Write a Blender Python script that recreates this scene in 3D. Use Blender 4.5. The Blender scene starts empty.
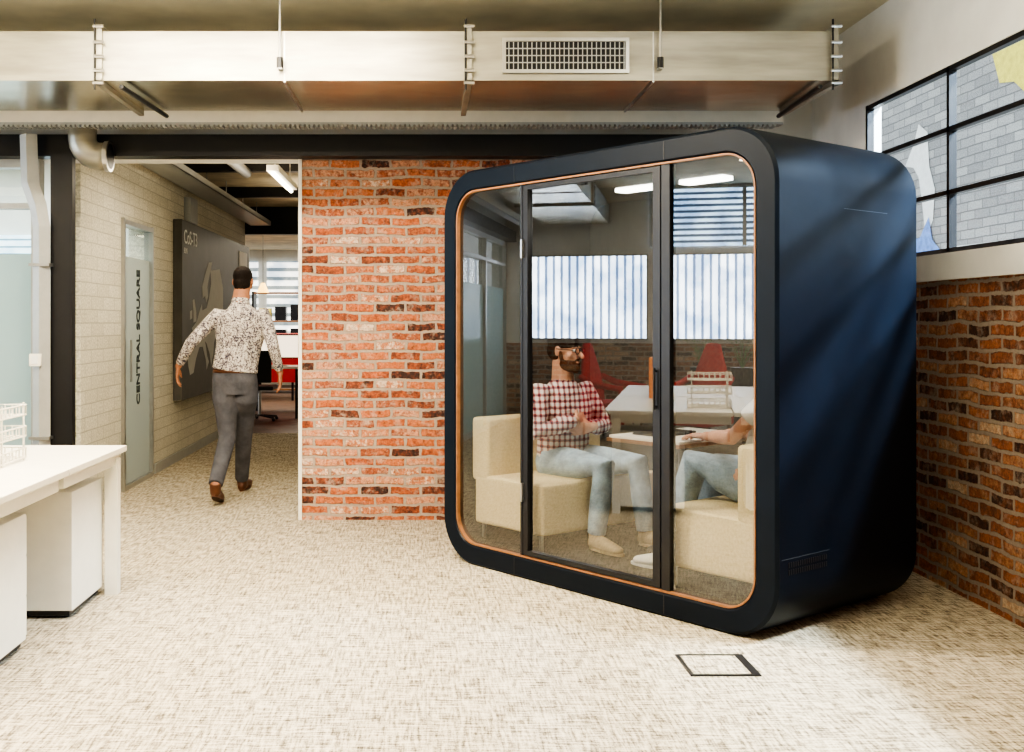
import bpy, bmesh, math, random
from mathutils import Vector, Matrix
random.seed(4)
C=bpy.context.scene.collection
CAMH=1.40
try: bpy.context.scene.view_settings.look='AgX - High Contrast'
except Exception as e: print(e)
# ---------------- materials ----------------
def newmat(name):
    m=bpy.data.materials.new(name); m.use_nodes=True
    nt=m.node_tree; b=nt.nodes['Principled BSDF']
    return m,nt,b
def N(nt,t,**k):
    n=nt.nodes.new(t)
    for a,v in k.items(): setattr(n,a,v)
    return n
def L(nt,a,b): nt.links.new(a,b)
def math_(nt,op,a,b=None,clamp=False):
    n=N(nt,'ShaderNodeMath',operation=op,use_clamp=clamp)
    for i,v in enumerate((a,b)):
        if v is None: continue
        if isinstance(v,(int,float)): n.inputs[i].default_value=v
        else: L(nt,v,n.inputs[i])
    return n.outputs[0]
def ramp(nt,fac,stops,interp='LINEAR'):
    r=N(nt,'ShaderNodeValToRGB'); r.color_ramp.interpolation=interp
    e=r.color_ramp.elements
    while len(e)<len(stops): e.new(0.5)
    for i,(p,c) in enumerate(stops):
        e[i].position=p; e[i].color=(c[0],c[1],c[2],1)
    L(nt,fac,r.inputs[0]); return r.outputs[0]
def mixc(nt,f,a,b,bt='MIX'):
    n=N(nt,'ShaderNodeMix',data_type='RGBA',blend_type=bt)
    for i,v in ((0,f),(6,a),(7,b)):
        if isinstance(v,(int,float)): n.inputs[i].default_value=v
        elif isinstance(v,tuple): n.inputs[i].default_value=(v[0],v[1],v[2],1)
        else: L(nt,v,n.inputs[i])
    return n.outputs[2]
def coords(nt,scale=(1,1,1),rot=(0,0,0)):
    tc=N(nt,'ShaderNodeTexCoord'); mp=N(nt,'ShaderNodeMapping')
    mp.inputs['Scale'].default_value=scale; mp.inputs['Rotation'].default_value=rot
    L(nt,tc.outputs['Object'],mp.inputs[0]); return mp.outputs[0]
def noise(nt,vec,scale,detail=3,rough=.55):
    n=N(nt,'ShaderNodeTexNoise'); n.inputs['Scale'].default_value=scale
    n.inputs['Detail'].default_value=detail; n.inputs['Roughness'].default_value=rough
    L(nt,vec,n.inputs['Vector']); return n.outputs[0]
def bump(nt,b,h,s,d=.01):
    n=N(nt,'ShaderNodeBump'); n.inputs['Strength'].default_value=s; n.inputs['Distance'].default_value=d
    L(nt,h,n.inputs['Height']); L(nt,n.outputs[0],b.inputs['Normal'])
def M(name,col,rough=.5,metal=0,var=.12,nscale=12,bmp=0,emit=None,es=0,spec=.5,sc=(1,1,1),bd=.01):
    m,nt,b=newmat(name)
    v=coords(nt,sc); f=noise(nt,v,nscale)
    a=tuple(max(0,c*(1-var)) for c in col); c2=tuple(min(1,c*(1+var)) for c in col)
    L(nt,ramp(nt,f,[(.3,a),(.7,c2)]),b.inputs['Base Color'])
    b.inputs['Roughness'].default_value=rough; b.inputs['Metallic'].default_value=metal
    b.inputs['Specular IOR Level'].default_value=spec
    if bmp: bump(nt,b,f,bmp,bd)
    if emit:
        b.inputs['Emission Color'].default_value=(*emit,1); b.inputs['Emission Strength'].default_value=es
    return m
def brickmat(name,axis,stops,mortar,bw=.215,rh=.068,ms=.011,bs=.8,smear=0,dist=.03):
    m,nt,b=newmat(name)
    tc=N(nt,'ShaderNodeTexCoord'); sx=N(nt,'ShaderNodeSeparateXYZ'); L(nt,tc.outputs['Object'],sx.inputs[0])
    cb=N(nt,'ShaderNodeCombineXYZ'); L(nt,sx.outputs[axis],cb.inputs[0]); L(nt,sx.outputs[2],cb.inputs[1])
    prev=cb.outputs[0]
    for sc,am in ((4.5,dist),(28,dist*.45)):
        nz=N(nt,'ShaderNodeTexNoise'); nz.inputs['Scale'].default_value=sc; nz.inputs['Detail'].default_value=3
        L(nt,tc.outputs['Object'],nz.inputs['Vector'])
        va=N(nt,'ShaderNodeVectorMath',operation='MULTIPLY_ADD'); L(nt,nz.outputs['Color'],va.inputs[0])
        va.inputs[1].default_value=(am,am,0); L(nt,prev,va.inputs[2]); prev=va.outputs[0]
    br=N(nt,'ShaderNodeTexBrick'); L(nt,prev,br.inputs['Vector'])
    for k,v in (('Scale',1),('Mortar Size',ms),('Mortar Smooth',.3),('Brick Width',bw),('Row Height',rh),('Bias',0)): br.inputs[k].default_value=v
    br.inputs['Color1'].default_value=(0,0,0,1); br.inputs['Color2'].default_value=(1,1,1,1); br.inputs['Mortar'].default_value=(.5,.5,.5,1)
    n2=noise(nt,tc.outputs['Object'],22,5,.7)
    f=math_(nt,'ADD',br.outputs['Color'],math_(nt,'MULTIPLY',math_(nt,'SUBTRACT',n2,.5),.9))
    col=ramp(nt,f,stops)
    n3=noise(nt,tc.outputs['Object'],60,4,.75)
    col=mixc(nt,.6,col,ramp(nt,n3,[(.3,(.33,.33,.33)),(.62,(1.3,1.3,1.3))]),'MULTIPLY')
    if smear:
        n4=noise(nt,tc.outputs['Object'],13,6,.75)
        col=mixc(nt,ramp(nt,n4,[(.52,(0,0,0)),(.67,(smear,smear,smear))]),col,tuple(min(1,c*1.1) for c in mortar))
        n5=noise(nt,tc.outputs['Object'],17,5,.8)
        col=mixc(nt,ramp(nt,n5,[(.58,(0,0,0)),(.68,(.8,.8,.8))]),col,(.05,.028,.022))
    mf=math_(nt,'ADD',br.outputs['Fac'],math_(nt,'MULTIPLY',math_(nt,'GREATER_THAN',n2,.66),.3),True)
    mo=mixc(nt,n3,tuple(c*.5 for c in mortar),mortar)
    L(nt,mixc(nt,mf,col,mo),b.inputs['Base Color']); b.inputs['Roughness'].default_value=.85
    b.inputs['Specular IOR Level'].default_value=.25
    h=math_(nt,'ADD',math_(nt,'SUBTRACT',1,br.outputs['Fac']),math_(nt,'MULTIPLY',n3,.6))
    bump(nt,b,h,bs,.014)
    return m
brick_stops=[(0,(.07,.04,.034)),(.12,(.21,.07,.045)),(.28,(.47,.135,.06)),(.45,(.58,.21,.10)),(.6,(.31,.09,.05)),(.74,(.64,.35,.23)),(.88,(.50,.18,.085)),(1,(.70,.55,.43))]
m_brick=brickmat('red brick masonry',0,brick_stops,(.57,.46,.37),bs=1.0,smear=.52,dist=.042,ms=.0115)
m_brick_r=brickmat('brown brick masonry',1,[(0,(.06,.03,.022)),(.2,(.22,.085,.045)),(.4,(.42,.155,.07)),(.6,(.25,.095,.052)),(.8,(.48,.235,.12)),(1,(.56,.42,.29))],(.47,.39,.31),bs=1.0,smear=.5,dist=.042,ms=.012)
m_whitebrick=brickmat('painted white brick',1,[(0,(.63,.60,.50)),(1,(.69,.66,.56))],(.61,.58,.48),bw=.3,rh=.1,ms=.005,bs=.25,dist=.01)
m_block=brickmat('grey block exterior',1,[(0,(.38,.38,.39)),(.5,(.47,.47,.48)),(1,(.55,.55,.55))],(.36,.36,.37),bw=.34,rh=.11,ms=.008,dist=.02)
def carpet(name,k):
    m,nt,b=newmat(name)
    a=noise(nt,coords(nt,(8,80,1)),1,4,.68); c=noise(nt,coords(nt,(80,8,1)),1,4,.68)
    f=math_(nt,'MULTIPLY',math_(nt,'ADD',a,c),.5); g=noise(nt,coords(nt),130,2)
    f=math_(nt,'ADD',f,math_(nt,'MULTIPLY',math_(nt,'SUBTRACT',g,.5),.20))
    S=[(.37,(.085,.07,.052)),(.44,(.23,.195,.145)),(.505,(.46,.40,.305)),(.60,(.64,.575,.45))]
    col=ramp(nt,f,[(p,tuple(x*k for x in c_)) for p,c_ in S])
    L(nt,col,b.inputs['Base Color']); b.inputs['Roughness'].default_value=.95
    b.inputs['Specular IOR Level'].default_value=.15
    bump(nt,b,f,.6,.010); return m
m_carpet=carpet('woven carpet',1.0)
def glassmat(name,base=.07,tint=(.93,.96,.95),gain=.9):
    m=bpy.data.materials.new(name); m.use_nodes=True; nt=m.node_tree; nt.nodes.clear()
    o=N(nt,'ShaderNodeOutputMaterial'); mx=N(nt,'ShaderNodeMixShader'); t=N(nt,'ShaderNodeBsdfTransparent'); g=N(nt,'ShaderNodeBsdfGlossy')
    t.inputs[0].default_value=(*tint,1); g.inputs['Roughness'].default_value=.0
    lw=N(nt,'ShaderNodeLayerWeight'); lw.inputs[0].default_value=.5
    p=math_(nt,'POWER',lw.outputs['Facing'],4)
    f=math_(nt,'ADD',math_(nt,'MULTIPLY',p,gain),base,True)
    L(nt,f,mx.inputs[0]); L(nt,t.outputs[0],mx.inputs[1]); L(nt,g.outputs[0],mx.inputs[2]); L(nt,mx.outputs[0],o.inputs[0]); return m
m_glass=glassmat('coated pod glass',.19,(.70,.72,.73)); m_glass2=glassmat('window glass',.02,(.93,.96,.95),.25)
def emis(name,col,s):
    m=bpy.data.materials.new(name); m.use_nodes=True; nt=m.node_tree; b=nt.nodes['Principled BSDF']
    b.inputs['Base Color'].default_value=(*col,1); b.inputs['Emission Color'].default_value=(*col,1); b.inputs['Emission Strength'].default_value=s
    return m
m_white=M('white laminate',(.80,.765,.67),.35,var=.03)
m_offw=M('white plaster',(.74,.735,.70),.8,var=.05,nscale=4,bmp=.1)
m_ceil=M('concrete ceiling',(.68,.63,.48),.85,var=.10,nscale=3,bmp=.15)
m_ceilc=M('corridor ceiling',(.62,.53,.38),.85,var=.2,nscale=3)
m_black=M('black painted steel',(.009,.009,.011),.4,var=.1)
m_dark=M('dark grey felt',(.055,.05,.045),.9,var=.15,nscale=40)
m_navy=M('navy pod laminate',(.0028,.0064,.0135),.45,var=.12,nscale=6,spec=.2)
m_felt=M('grey felt lining',(.085,.08,.072),.95,var=.12,nscale=60,spec=.1)
m_wood=M('oak edging',(.25,.115,.05),.5,var=.2,nscale=20)
m_cream=M('cream sofa fabric',(.74,.60,.36),.9,var=.08,nscale=70,bmp=.1)
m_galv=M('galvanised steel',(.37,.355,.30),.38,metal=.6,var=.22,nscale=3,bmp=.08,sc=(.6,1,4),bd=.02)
m_galvu=M('lightened galvanised underside',(.80,.76,.65),.27,metal=1,var=.15,nscale=1.6,bmp=.12,sc=(1,1.4,1),bd=.05)  # same duct steel, colour raised so the underside shows brighter highlights
m_steel=M('brushed steel',(.50,.50,.49),.3,metal=.9,var=.06)
m_grey=M('light grey paint',(.43,.44,.43),.4,metal=.3,var=.05)
m_skin=M('skin',(.58,.31,.21),.55,var=.08,nscale=30)
m_skin2=M('darker skin',(.40,.18,.10),.55,var=.08,nscale=30)
m_hair=M('dark brown hair',(.014,.009,.007),.7,var=.4,nscale=90,bmp=.3,spec=.2)
m_beard=M('dark reddish brown beard',(.075,.028,.014),.8,var=.4,nscale=120,bmp=.3,spec=.2)
m_jean=M('light blue denim',(.36,.46,.55),.9,var=.28,nscale=14,bmp=.5,bd=.025)
m_jean2=M('grey blue denim',(.25,.33,.41),.9,var=.28,nscale=14,bmp=.5,bd=.025)
m_trous=M('grey trousers',(.085,.085,.10),.85,var=.25,nscale=12,bmp=.5,bd=.025)
m_shoe=M('brown leather',(.10,.038,.018),.45,var=.2)
m_boot=M('beige suede',(.46,.35,.21),.85,var=.12)
m_sneak=M('white shoe leather',(.74,.72,.66),.5,var=.05)
m_red=M('red upholstery',(.50,.012,.012),.8,var=.12)
m_redc=M('glowing red lacquer',(.75,.03,.02),.5,var=.06,emit=(.8,.03,.02),es=.25)  # weak emission makes the dim red cabinet look lit
m_eyew=M('eye white',(.8,.8,.78),.3,var=.02); 
m_scr=M('screen',(.02,.022,.03),.2,var=.1)
m_brownfl=M('brown timber floor',(.10,.05,.028),.5,var=.3,nscale=8)
m_slate=M('slate board',(.085,.08,.07),.5,var=.12,nscale=6)
m_mapc=M('map paint',(.48,.48,.45),.7,var=.05)
m_orange=M('glowing orange panel',(.75,.25,.06),.6,var=.1,emit=(.75,.25,.06),es=.15)  # slight emission stands in for light falling on the orange
m_green=M('leaf green',(.12,.30,.06),.6,var=.3)
m_letter=M('white lettering',(.75,.75,.72),.6,var=.02)
m_letterd=M('dark lettering',(.03,.035,.035),.6,var=.02)
m_yel=M('yellow mural paint',(.90,.78,.16),.8,var=.15); m_mwhite=M('white mural and sky strip',(.90,.91,.91),.8,var=.08); m_skyrefl=M('painted sky reflection',(.22,.38,.85),.8,var=.25)
def frosted(name,col,mixf):
    m,nt,b=newmat(name)
    b.inputs['Base Color'].default_value=(*col,1); b.inputs['Roughness'].default_value=.18
    tr=N(nt,'ShaderNodeBsdfTranslucent'); tr.inputs[0].default_value=(*[min(1,c*1.12) for c in col],1)
    mx=N(nt,'ShaderNodeMixShader'); mx.inputs[0].default_value=mixf
    o=[n for n in nt.nodes if n.type=='OUTPUT_MATERIAL'][0]
    L(nt,b.outputs[0],mx.inputs[1]); L(nt,tr.outputs[0],mx.inputs[2]); L(nt,mx.outputs[0],o.inputs[0]); return m
m_frost=frosted('frosted glass',(.52,.63,.63),.6)
m_frost2=frosted('grey satin glass',(.52,.53,.48),.55)
def floral():
    m,nt,b=newmat('floral shirt cloth')
    v=coords(nt); n=noise(nt,v,76,4,.75); n2=noise(nt,v,26,2)
    f=math_(nt,'ADD',n,math_(nt,'MULTIPLY',n2,.25))
    L(nt,ramp(nt,f,[(.54,(.05,.05,.08)),(.60,(.22,.17,.17)),(.645,(.58,.54,.49)),(.9,(.74,.71,.66))]),b.inputs['Base Color'])
    b.inputs['Roughness'].default_value=.85; bump(nt,b,noise(nt,coords(nt,(1,1,.6)),11,3),.9,.06); return m
m_floral=floral()
def check():
    m,nt,b=newmat('checked shirt cloth')
    tc=N(nt,'ShaderNodeTexCoord'); s=N(nt,'ShaderNodeSeparateXYZ'); L(nt,tc.outputs['Object'],s.inputs[0])
    def band(x,fr):
        f=math_(nt,'FRACT',math_(nt,'MULTIPLY',x,fr))
        return math_(nt,'LESS_THAN',f,.48),math_(nt,'MULTIPLY',math_(nt,'GREATER_THAN',f,.10),math_(nt,'LESS_THAN',f,.34))
    h=math_(nt,'ADD',math_(nt,'MULTIPLY',s.outputs[0],.7),s.outputs[1])
    a,a2=band(s.outputs[2],26); c,c2=band(h,26)
    col=mixc(nt,math_(nt,'MULTIPLY',math_(nt,'ADD',a,c),.5),(.78,.72,.68),(.42,.02,.025))
    col=mixc(nt,math_(nt,'MULTIPLY',math_(nt,'ADD',a2,c2),.5),col,(.008,.012,.05))
    L(nt,col,b.inputs['Base Color'])
    b.inputs['Roughness'].default_value=.85; bump(nt,b,noise(nt,coords(nt),11,3),.8,.05); return m
m_check=check()
def slats(name,axis,freq,c1,c2,s,thr=.75):
    m,nt,b=newmat(name)
    tc=N(nt,'ShaderNodeTexCoord'); sx=N(nt,'ShaderNodeSeparateXYZ'); L(nt,tc.outputs['Object'],sx.inputs[0])
    f=math_(nt,'FRACT',math_(nt,'MULTIPLY',sx.outputs[axis],freq))
    n=noise(nt,coords(nt),2.6,4)
    col=ramp(nt,f,[(0,c1),(thr,c1),(min(.99,thr+.1),c2)])
    col=mixc(nt,.75,col,ramp(nt,n,[(.38,(.30,.42,.60)),(.60,(1.1,1.1,1.1))]),'MULTIPLY')
    L(nt,col,b.inputs['Base Color']); L(nt,col,b.inputs['Emission Color']); b.inputs['Emission Strength'].default_value=s
    return m
# ---------------- object helpers ----------------
def link(o,parent=None):
    C.objects.link(o)
    if parent is not None: o.parent=parent
    return o
def obj(name,verts,faces,mat,parent=None,smooth=False):
    me=bpy.data.meshes.new(name); me.from_pydata([tuple(v) for v in verts],[],faces)
    for mm in (mat if isinstance(mat,(list,tuple)) else [mat]): me.materials.append(mm)
    bm=bmesh.new(); bm.from_mesh(me); bmesh.ops.recalc_face_normals(bm,faces=bm.faces); bm.to_mesh(me); bm.free()
    if smooth: me.polygons.foreach_set('use_smooth',[True]*len(me.polygons))
    return link(bpy.data.objects.new(name,me),parent)
class G:
    def __init__(s): s.v=[]; s.f=[]
    def box(s,x0,x1,y0,y1,z0,z1):
        n=len(s.v); s.v+=[(x,y,z) for z in (z0,z1) for y in (y0,y1) for x in (x0,x1)]
        for f in ((0,1,3,2),(4,6,7,5),(0,4,5,1),(2,3,7,6),(0,2,6,4),(1,5,7,3)): s.f.append([n+i for i in f])
        return s
    def tube(s,pts,rads,side=None,k=10,flat=True,ex=2.0):
        pts=[Vector(p) for p in pts]; n0=len(s.v)
        if isinstance(rads,(int,float)): rads=[rads]*len(pts)
        rads=[(r,r) if isinstance(r,(int,float)) else r for r in rads]
        T=[]
        for i in range(len(pts)):
            a=pts[max(0,i-1)]; b=pts[min(len(pts)-1,i+1)]; T.append((b-a).normalized())
        if not flat:
            a,b=pts[0],pts[-1]; P=[];R=[];TT=[]
            for j in (.98,.8,.45): 
                q=math.sqrt(1-j*j); rr=min(rads[0]); P.append(a-T[0]*rr*j); R.append((rads[0][0]*q,rads[0][1]*q)); TT.append(T[0])
            P+=pts;R+=rads;TT+=T
            for j in (.45,.8,.98):
                q=math.sqrt(1-j*j); rr=min(rads[-1]); P.append(b+T[-1]*rr*j); R.append((rads[-1][0]*q,rads[-1][1]*q)); TT.append(T[-1])
            pts,rads,T=P,R,TT
        sv=Vector(side) if side else (Vector((1,0,0)) if abs(T[0].x)<.8 else Vector((0,1,0)))
        for p,r,t in zip(pts,rads,T):
            a=(sv-t*sv.dot(t))
            if a.length<1e-4: a=t.orthogonal()
            a.normalize(); b=t.cross(a).normalized()
            if not side: sv=a
            for i in range(k):
                th=2*math.pi*i/k; c,sn=math.cos(th),math.sin(th)
                c=math.copysign(abs(c)**(2/ex),c); sn=math.copysign(abs(sn)**(2/ex),sn)
                s.v.append(p+a*r[0]*c+b*r[1]*sn)
        m=len(pts)
        for i in range(m-1):
            for j in range(k):
                s.f.append([n0+i*k+j,n0+i*k+(j+1)%k,n0+(i+1)*k+(j+1)%k,n0+(i+1)*k+j])
        s.f.append([n0+j for j in range(k)][::-1]); s.f.append([n0+(m-1)*k+j for j in range(k)])
        return s
    def ell(s,c,fx,fy,fz,k=16):
        c=Vector(c);n0=len(s.v);rows=8
        s.v.append(c+fz)
        for i in range(1,rows):
            ph=math.pi*i/rows
            for j in range(k):
                th=2*math.pi*j/k
                s.v.append(c+fx*math.sin(ph)*math.cos(th)+fy*math.sin(ph)*math.sin(th)+fz*math.cos(ph))
        s.v.append(c-fz); e=len(s.v)-1
        for j in range(k): s.f.append([n0,n0+1+j,n0+1+(j+1)%k])
        for i in range(rows-2):
            for j in range(k):
                a=n0+1+i*k; s.f.append([a+j,a+k+j,a+k+(j+1)%k,a+(j+1)%k])
        a=n0+1+(rows-2)*k
        for j in range(k): s.f.append([e,a+(j+1)%k,a+j])
        return s
    def make(s,name,mat,parent=None,bev=0,seg=2,smooth=False):
        o=obj(name,s.v,s.f,mat,parent,smooth)
        if bev:
            bm=bmesh.new(); bm.from_mesh(o.data)
            bmesh.ops.bevel(bm,geom=bm.edges[:],offset=bev,segments=seg,profile=.6,affect='EDGES',clamp_overlap=True)
            bm.to_mesh(o.data); bm.free()
        return o
def box(name,b,mat,parent=None,bev=0,seg=2): return G().box(*b).make(name,mat,parent,bev,seg)
def struct(o): o['kind']='structure'; return o
def empty(name,loc,label,cat,rot=0,group=None):
    e=bpy.data.objects.new(name,None); e.empty_display_size=.1; e.location=loc; e.rotation_euler=(0,0,rot); C.objects.link(e)
    if label: e['label']=label; e['category']=cat
    else: e['kind']='structure'
    if group: e['group']=group
    return e
def tag(o,label,cat,group=None):
    o['label']=label;o['category']=cat
    if group:o['group']=group
    return o
def remesh(name,g,mat,parent,vox=.006,it=5,fac=.5):
    me=bpy.data.meshes.new(name+'_src'); me.from_pydata([tuple(v) for v in g.v],[],g.f)
    bm=bmesh.new(); bm.from_mesh(me); bmesh.ops.triangulate(bm,faces=bm.faces); bm.to_mesh(me); bm.free()
    t=bpy.data.objects.new(name+'_src',me); C.objects.link(t)
    r=t.modifiers.new('r','REMESH'); r.mode='VOXEL'; r.voxel_size=vox
    s=t.modifiers.new('s','SMOOTH'); s.factor=fac; s.iterations=it
    dg=bpy.context.evaluated_depsgraph_get(); dg.update()
    out=bpy.data.meshes.new_from_object(t.evaluated_get(dg)); out.name=name
    bpy.data.objects.remove(t); bpy.data.meshes.remove(me)
    out.materials.clear(); out.materials.append(mat)
    out.polygons.foreach_set('use_smooth',[True]*len(out.polygons))
    return link(bpy.data.objects.new(name,out),parent)
def text(name,body,size,mat,parent,mtx,ext=.002,off=0):
    cu=bpy.data.curves.new(name,'FONT'); cu.body=body; cu.size=size; cu.extrude=ext; cu.offset=off
    t=bpy.data.objects.new(name,cu); C.objects.link(t)
    dg=bpy.context.evaluated_depsgraph_get(); dg.update()
    me=bpy.data.meshes.new_from_object(t.evaluated_get(dg)); bpy.data.objects.remove(t)
    me.transform(mtx); me.materials.clear(); me.materials.append(mat)
    o=bpy.data.objects.new(name,me); return link(o,parent)
# ================= SETTING =================
YB=7.64; XR=2.74; XL=-9.0; YF=-3.0; ZC=3.3
struct(box('floor',(XL,XR+.1,YF,13.6,-.1,0),m_carpet))
struct(box('floor_office',(-6,.3,13.6,24,-.1,0),m_brownfl))
struct(box('ceiling',(XL,XR+.1,YF,YB+.2,ZC,ZC+.1),m_ceil))
struct(box('wall_back',(-.87,XR,YB,YB+.2,0,2.55),m_brick))
struct(box('wall_back_upper',(XL,XR,YB,YB+.2,2.55,ZC),m_offw))
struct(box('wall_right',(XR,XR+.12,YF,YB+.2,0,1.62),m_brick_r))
struct(box('trim_1',(XR-.03,XR+.12,YF,YB-.01,1.62,1.76),m_offw))
struct(box('wall_right_upper',(XR,XR+.1,YF,YB+.2,2.74,ZC),m_offw))
struct(box('wall_right_pier',(XR,XR+.1,6.72,YB+.2,1.76,2.74),m_offw))
struct(box('wall_left',(XL-.1,XL,YF,YB+.2,0,ZC),m_offw))
struct(box('wall_front',(XL,XR+.1,YF-.1,YF,0,ZC),m_offw))
w=empty('window_1',(XR,5.6,1.76),'','')
g=G(); ys=[6.70-1.04*i for i in range(9)]
for y in ys: g.box(.0,.04,y-5.6-.014,y-5.6+.014,0,.98)
for z in (0.015,.32,.65,.965): g.box(.0,.04,ys[-1]-5.6,ys[0]-5.6,z-.012,z+.012)
g.make('window_frame',m_black,w)
G().box(.018,.022,ys[-1]-5.6,ys[0]-5.6,.02,.96).make('window_glass',m_glass2,w)
nb_=empty('neighbouring_building',(6.5,7,-1),'grey block facade with yellow and white mural patches and a painted blue sky reflection','building')
G().box(0,.3,-11,14,0,11).make('facade',m_block,nb_)
def flat(name,P,mat,par,x=-.01): return obj(name,[(x,a-7,b+1) for a,b in P],[list(range(len(P)))],mat,par)
flat('facade_patch',[(12.7,4.75),(12.35,4.45),(12.2,4.1),(11.9,4.05),(11.5,3.75),(11.0,3.6),(10.6,3.9),(10.6,5.2),(12.4,5.2)],m_yel,nb_)
flat('facade_patch',[(14.6,3.5),(14.35,3.75),(14.2,4.0),(13.95,3.85),(13.9,3.4),(13.75,3.1),(13.8,2.7),(14.0,2.5),(14.1,2.95),(14.2,3.3),(14.35,3.45)],m_mwhite,nb_)
flat('facade_patch',[(14.6,1.9),(13.55,1.9),(13.5,2.25),(13.8,2.45),(13.9,2.75),(14.15,2.5),(14.6,2.5)],m_skyrefl,nb_,-.02)  # blue sky reflection from the panes, painted as a facade patch
flat('facade_patch',[(13.4,2.1),(8.0,2.0),(8.0,2.28),(13.4,2.33)],m_mwhite,nb_)  # pale strip of the sky reflection, painted on the facade
m_vblind=slats('vertical blinds daylight',1,9,(.85,.93,1.0),(.14,.20,.30),15,.62)
m_louv=slats('clerestory louvres',2,12,(.60,.80,1.0),(.05,.08,.12),8,.5)
for i,(a,b) in enumerate(((1.2,3.7),(3.9,5.5),(5.62,7.4))):
    w2=empty('window_%d'%(i+2),(XL,a,1.15),'','')
    gg=G(); gg.box(0,.05,0,b-a,0,.02).box(0,.05,0,b-a,1.18,1.2).box(0,.05,0,.02,.02,1.18).box(0,.05,b-a-.02,b-a,.02,1.18)
    gg.make('window_frame',m_grey,w2)
    G().box(.01,.03,.02,b-a-.02,.02,1.18).make('vertical_blind',m_vblind,w2)
w3_=empty('window_8',(XL,3.0,2.45),'','')
G().box(0,.02,0,2.6,0,.8).make('louvre_pane',m_louv,w3_); G().box(.02,.06,0,.05,0,.8).box(.02,.06,1.3,1.35,0,.8).box(.02,.06,2.55,2.6,0,.8).make('window_frame',m_grey,w3_)
# corridor
XC=-2.5
struct(box('wall_corridor_left',(XC-.2,XC,YB+.2,8.88,0,3.0),m_whitebrick))
struct(box('wall_corridor_left_far',(XC-.2,XC,9.84,15.0,0,3.0),m_whitebrick))
struct(box('wall_corridor_left_lintel',(XC-.2,XC,8.88,9.84,2.25,3.0),m_whitebrick))
struct(box('wall_corridor_right',(-.87,-.7,YB+.2,15.0,0,3.0),m_offw))
struct(box('ceiling_corridor',(-6,-.7,YB+.2,15.0,3.0,3.1),m_ceilc))
struct(box('ceiling_office',(-6,.3,15.0,24,3.0,3.1),m_ceilc))
struct(box('baseboard_left',(XC,XC+.015,9.95,15.0,0,.09),m_grey))
struct(box('trim_2',(-.895,-.87,YB-.012,YB+.21,0,2.55),m_white))
struct(box('wall_office_left',(-6.1,-6,15,24,0,3.0),m_offw))
struct(box('wall_office_right',(.3,.4,15,24,0,3.0),m_offw))
struct(box('wall_office_back',(-6,.3,24,24.1,0,3.0),m_offw))
struct(box('wall_office_front',(-.7,.3,14.9,15.0,0,3.0),m_offw))
struct(box('trim_3',(XL,1.95,7.48,YB-.001,2.55,2.70),m_black))
struct(box('trim_4',(XL,2.40,7.24,7.34,2.74,2.82),m_white))
g=G()
for i in range(200):
    x=-4+i*.032
    if x>2.35: break
    g.box(x,x+.018,7.24,7.34,2.71,2.725)
g.box(XL,2.4,7.24,7.34,2.725,2.74)
struct(g.make('trim_5',m_grey))
d=empty('door_1',(XC,8.85,0),'','')
G().box(-.05,.03,.03,.07,0,2.26).box(-.05,.03,.95,.99,0,2.26).box(-.05,.03,.07,.95,2.21,2.25).box(-.05,.03,.07,.95,0,.04).make('door_frame',m_steel,d)
G().box(-.02,.0,.07,.95,.04,1.95).make('door_glass',m_frost2,d); G().box(-.012,-.008,.07,.95,1.95,2.21).make('door_glass_clear',m_glass2,d)
G().tube([(.05,.16,.9),(.05,.16,1.25)],.010).make('door_handle',m_steel,d)
text('door_lettering','CENTRAL SQUARE',.14,m_letterd,d,Matrix(((0,0,1,.004),(0,-1,0,.60),(1,0,0,.68),(0,0,0,1))),off=.003)
p=empty('window_5',(-2.75,YB,0),'','')
g=G()
for x in (-6.2,-4.65,-3.1,-1.55,0): g.box(x-.03,x+.03,-.02,.08,0,2.55)
g.box(-6.25,0,-.02,.08,0,.06).box(-6.25,0,-.02,.08,2.2,2.24).box(-6.25,0,-.02,.08,2.49,2.55)
g.make('window_frame',m_grey,p)
G().box(-6.22,0,.02,.04,.06,1.88).make('frosted_glass',m_frost,p)
G().box(-6.22,0,.029,.031,1.88,2.5).make('clear_glass',m_glass2,p)
struct(box('wall_meeting_back',(XL,XC-.2,10.6,10.7,0,3.0),m_offw))
struct(box('ceiling_meeting',(XL,-6,YB+.2,10.7,3.0,3.1),m_offw))
struct(box('window_6',(XL+.3,-3.0,10.56,10.59,1.4,2.25),slats('horizontal blinds',2,14,(.75,.88,.95),(.2,.32,.38),1.0,.7)))
tag(box('steel_column',(-2.57,-2.42,7.41,7.48,0,2.55),m_black),'black steel column beside the corridor opening','column')
dp=empty('drop_duct',(-2.68,7.38,0),'light grey flat service duct running down beside the black column','duct')
G().tube([(.06,0,.0),(.06,0,2.05),(.035,0,2.2),(-.02,0,2.35),(-.03,0,2.68)],[(.06,.05)]*5,side=(1,0,0),k=4).make('duct_body',m_grey,dp)
for z in (1.78,.6): G().box(-.01,.13,-.055,.05,z,z+.02).make('duct_strap',m_steel,dp)
sw=empty('light_switch',(-2.64,7.32,1.1),'white plastic light switch plate on the grey service duct','light switch')
G().box(-.04,.04,-.012,.01,0,.085).make('switch_plate',m_white,sw,.004); G().box(-.022,.022,-.018,-.012,.015,.07).make('switch_rocker',m_letter,sw,.002)
v=empty('ventilation_elbow',(-2.32,7.38,2.57),'round galvanised ventilation elbow under the ceiling beam','pipe')
pts=[(-.02,0,.2)]+[(-.02+.12*(1-math.cos(t)) ,0,.08-.12*math.sin(t)) for t in [i*math.pi/10 for i in range(6)]]+[(.15,-.0,-.04)]
G().tube(pts,.095,k=20).make('elbow_body',m_galv,v,smooth=True)
G().tube([(.14,0,-.04),(.17,0,-.04)],.105,k=20).make('elbow_collar',m_steel,v)
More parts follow.
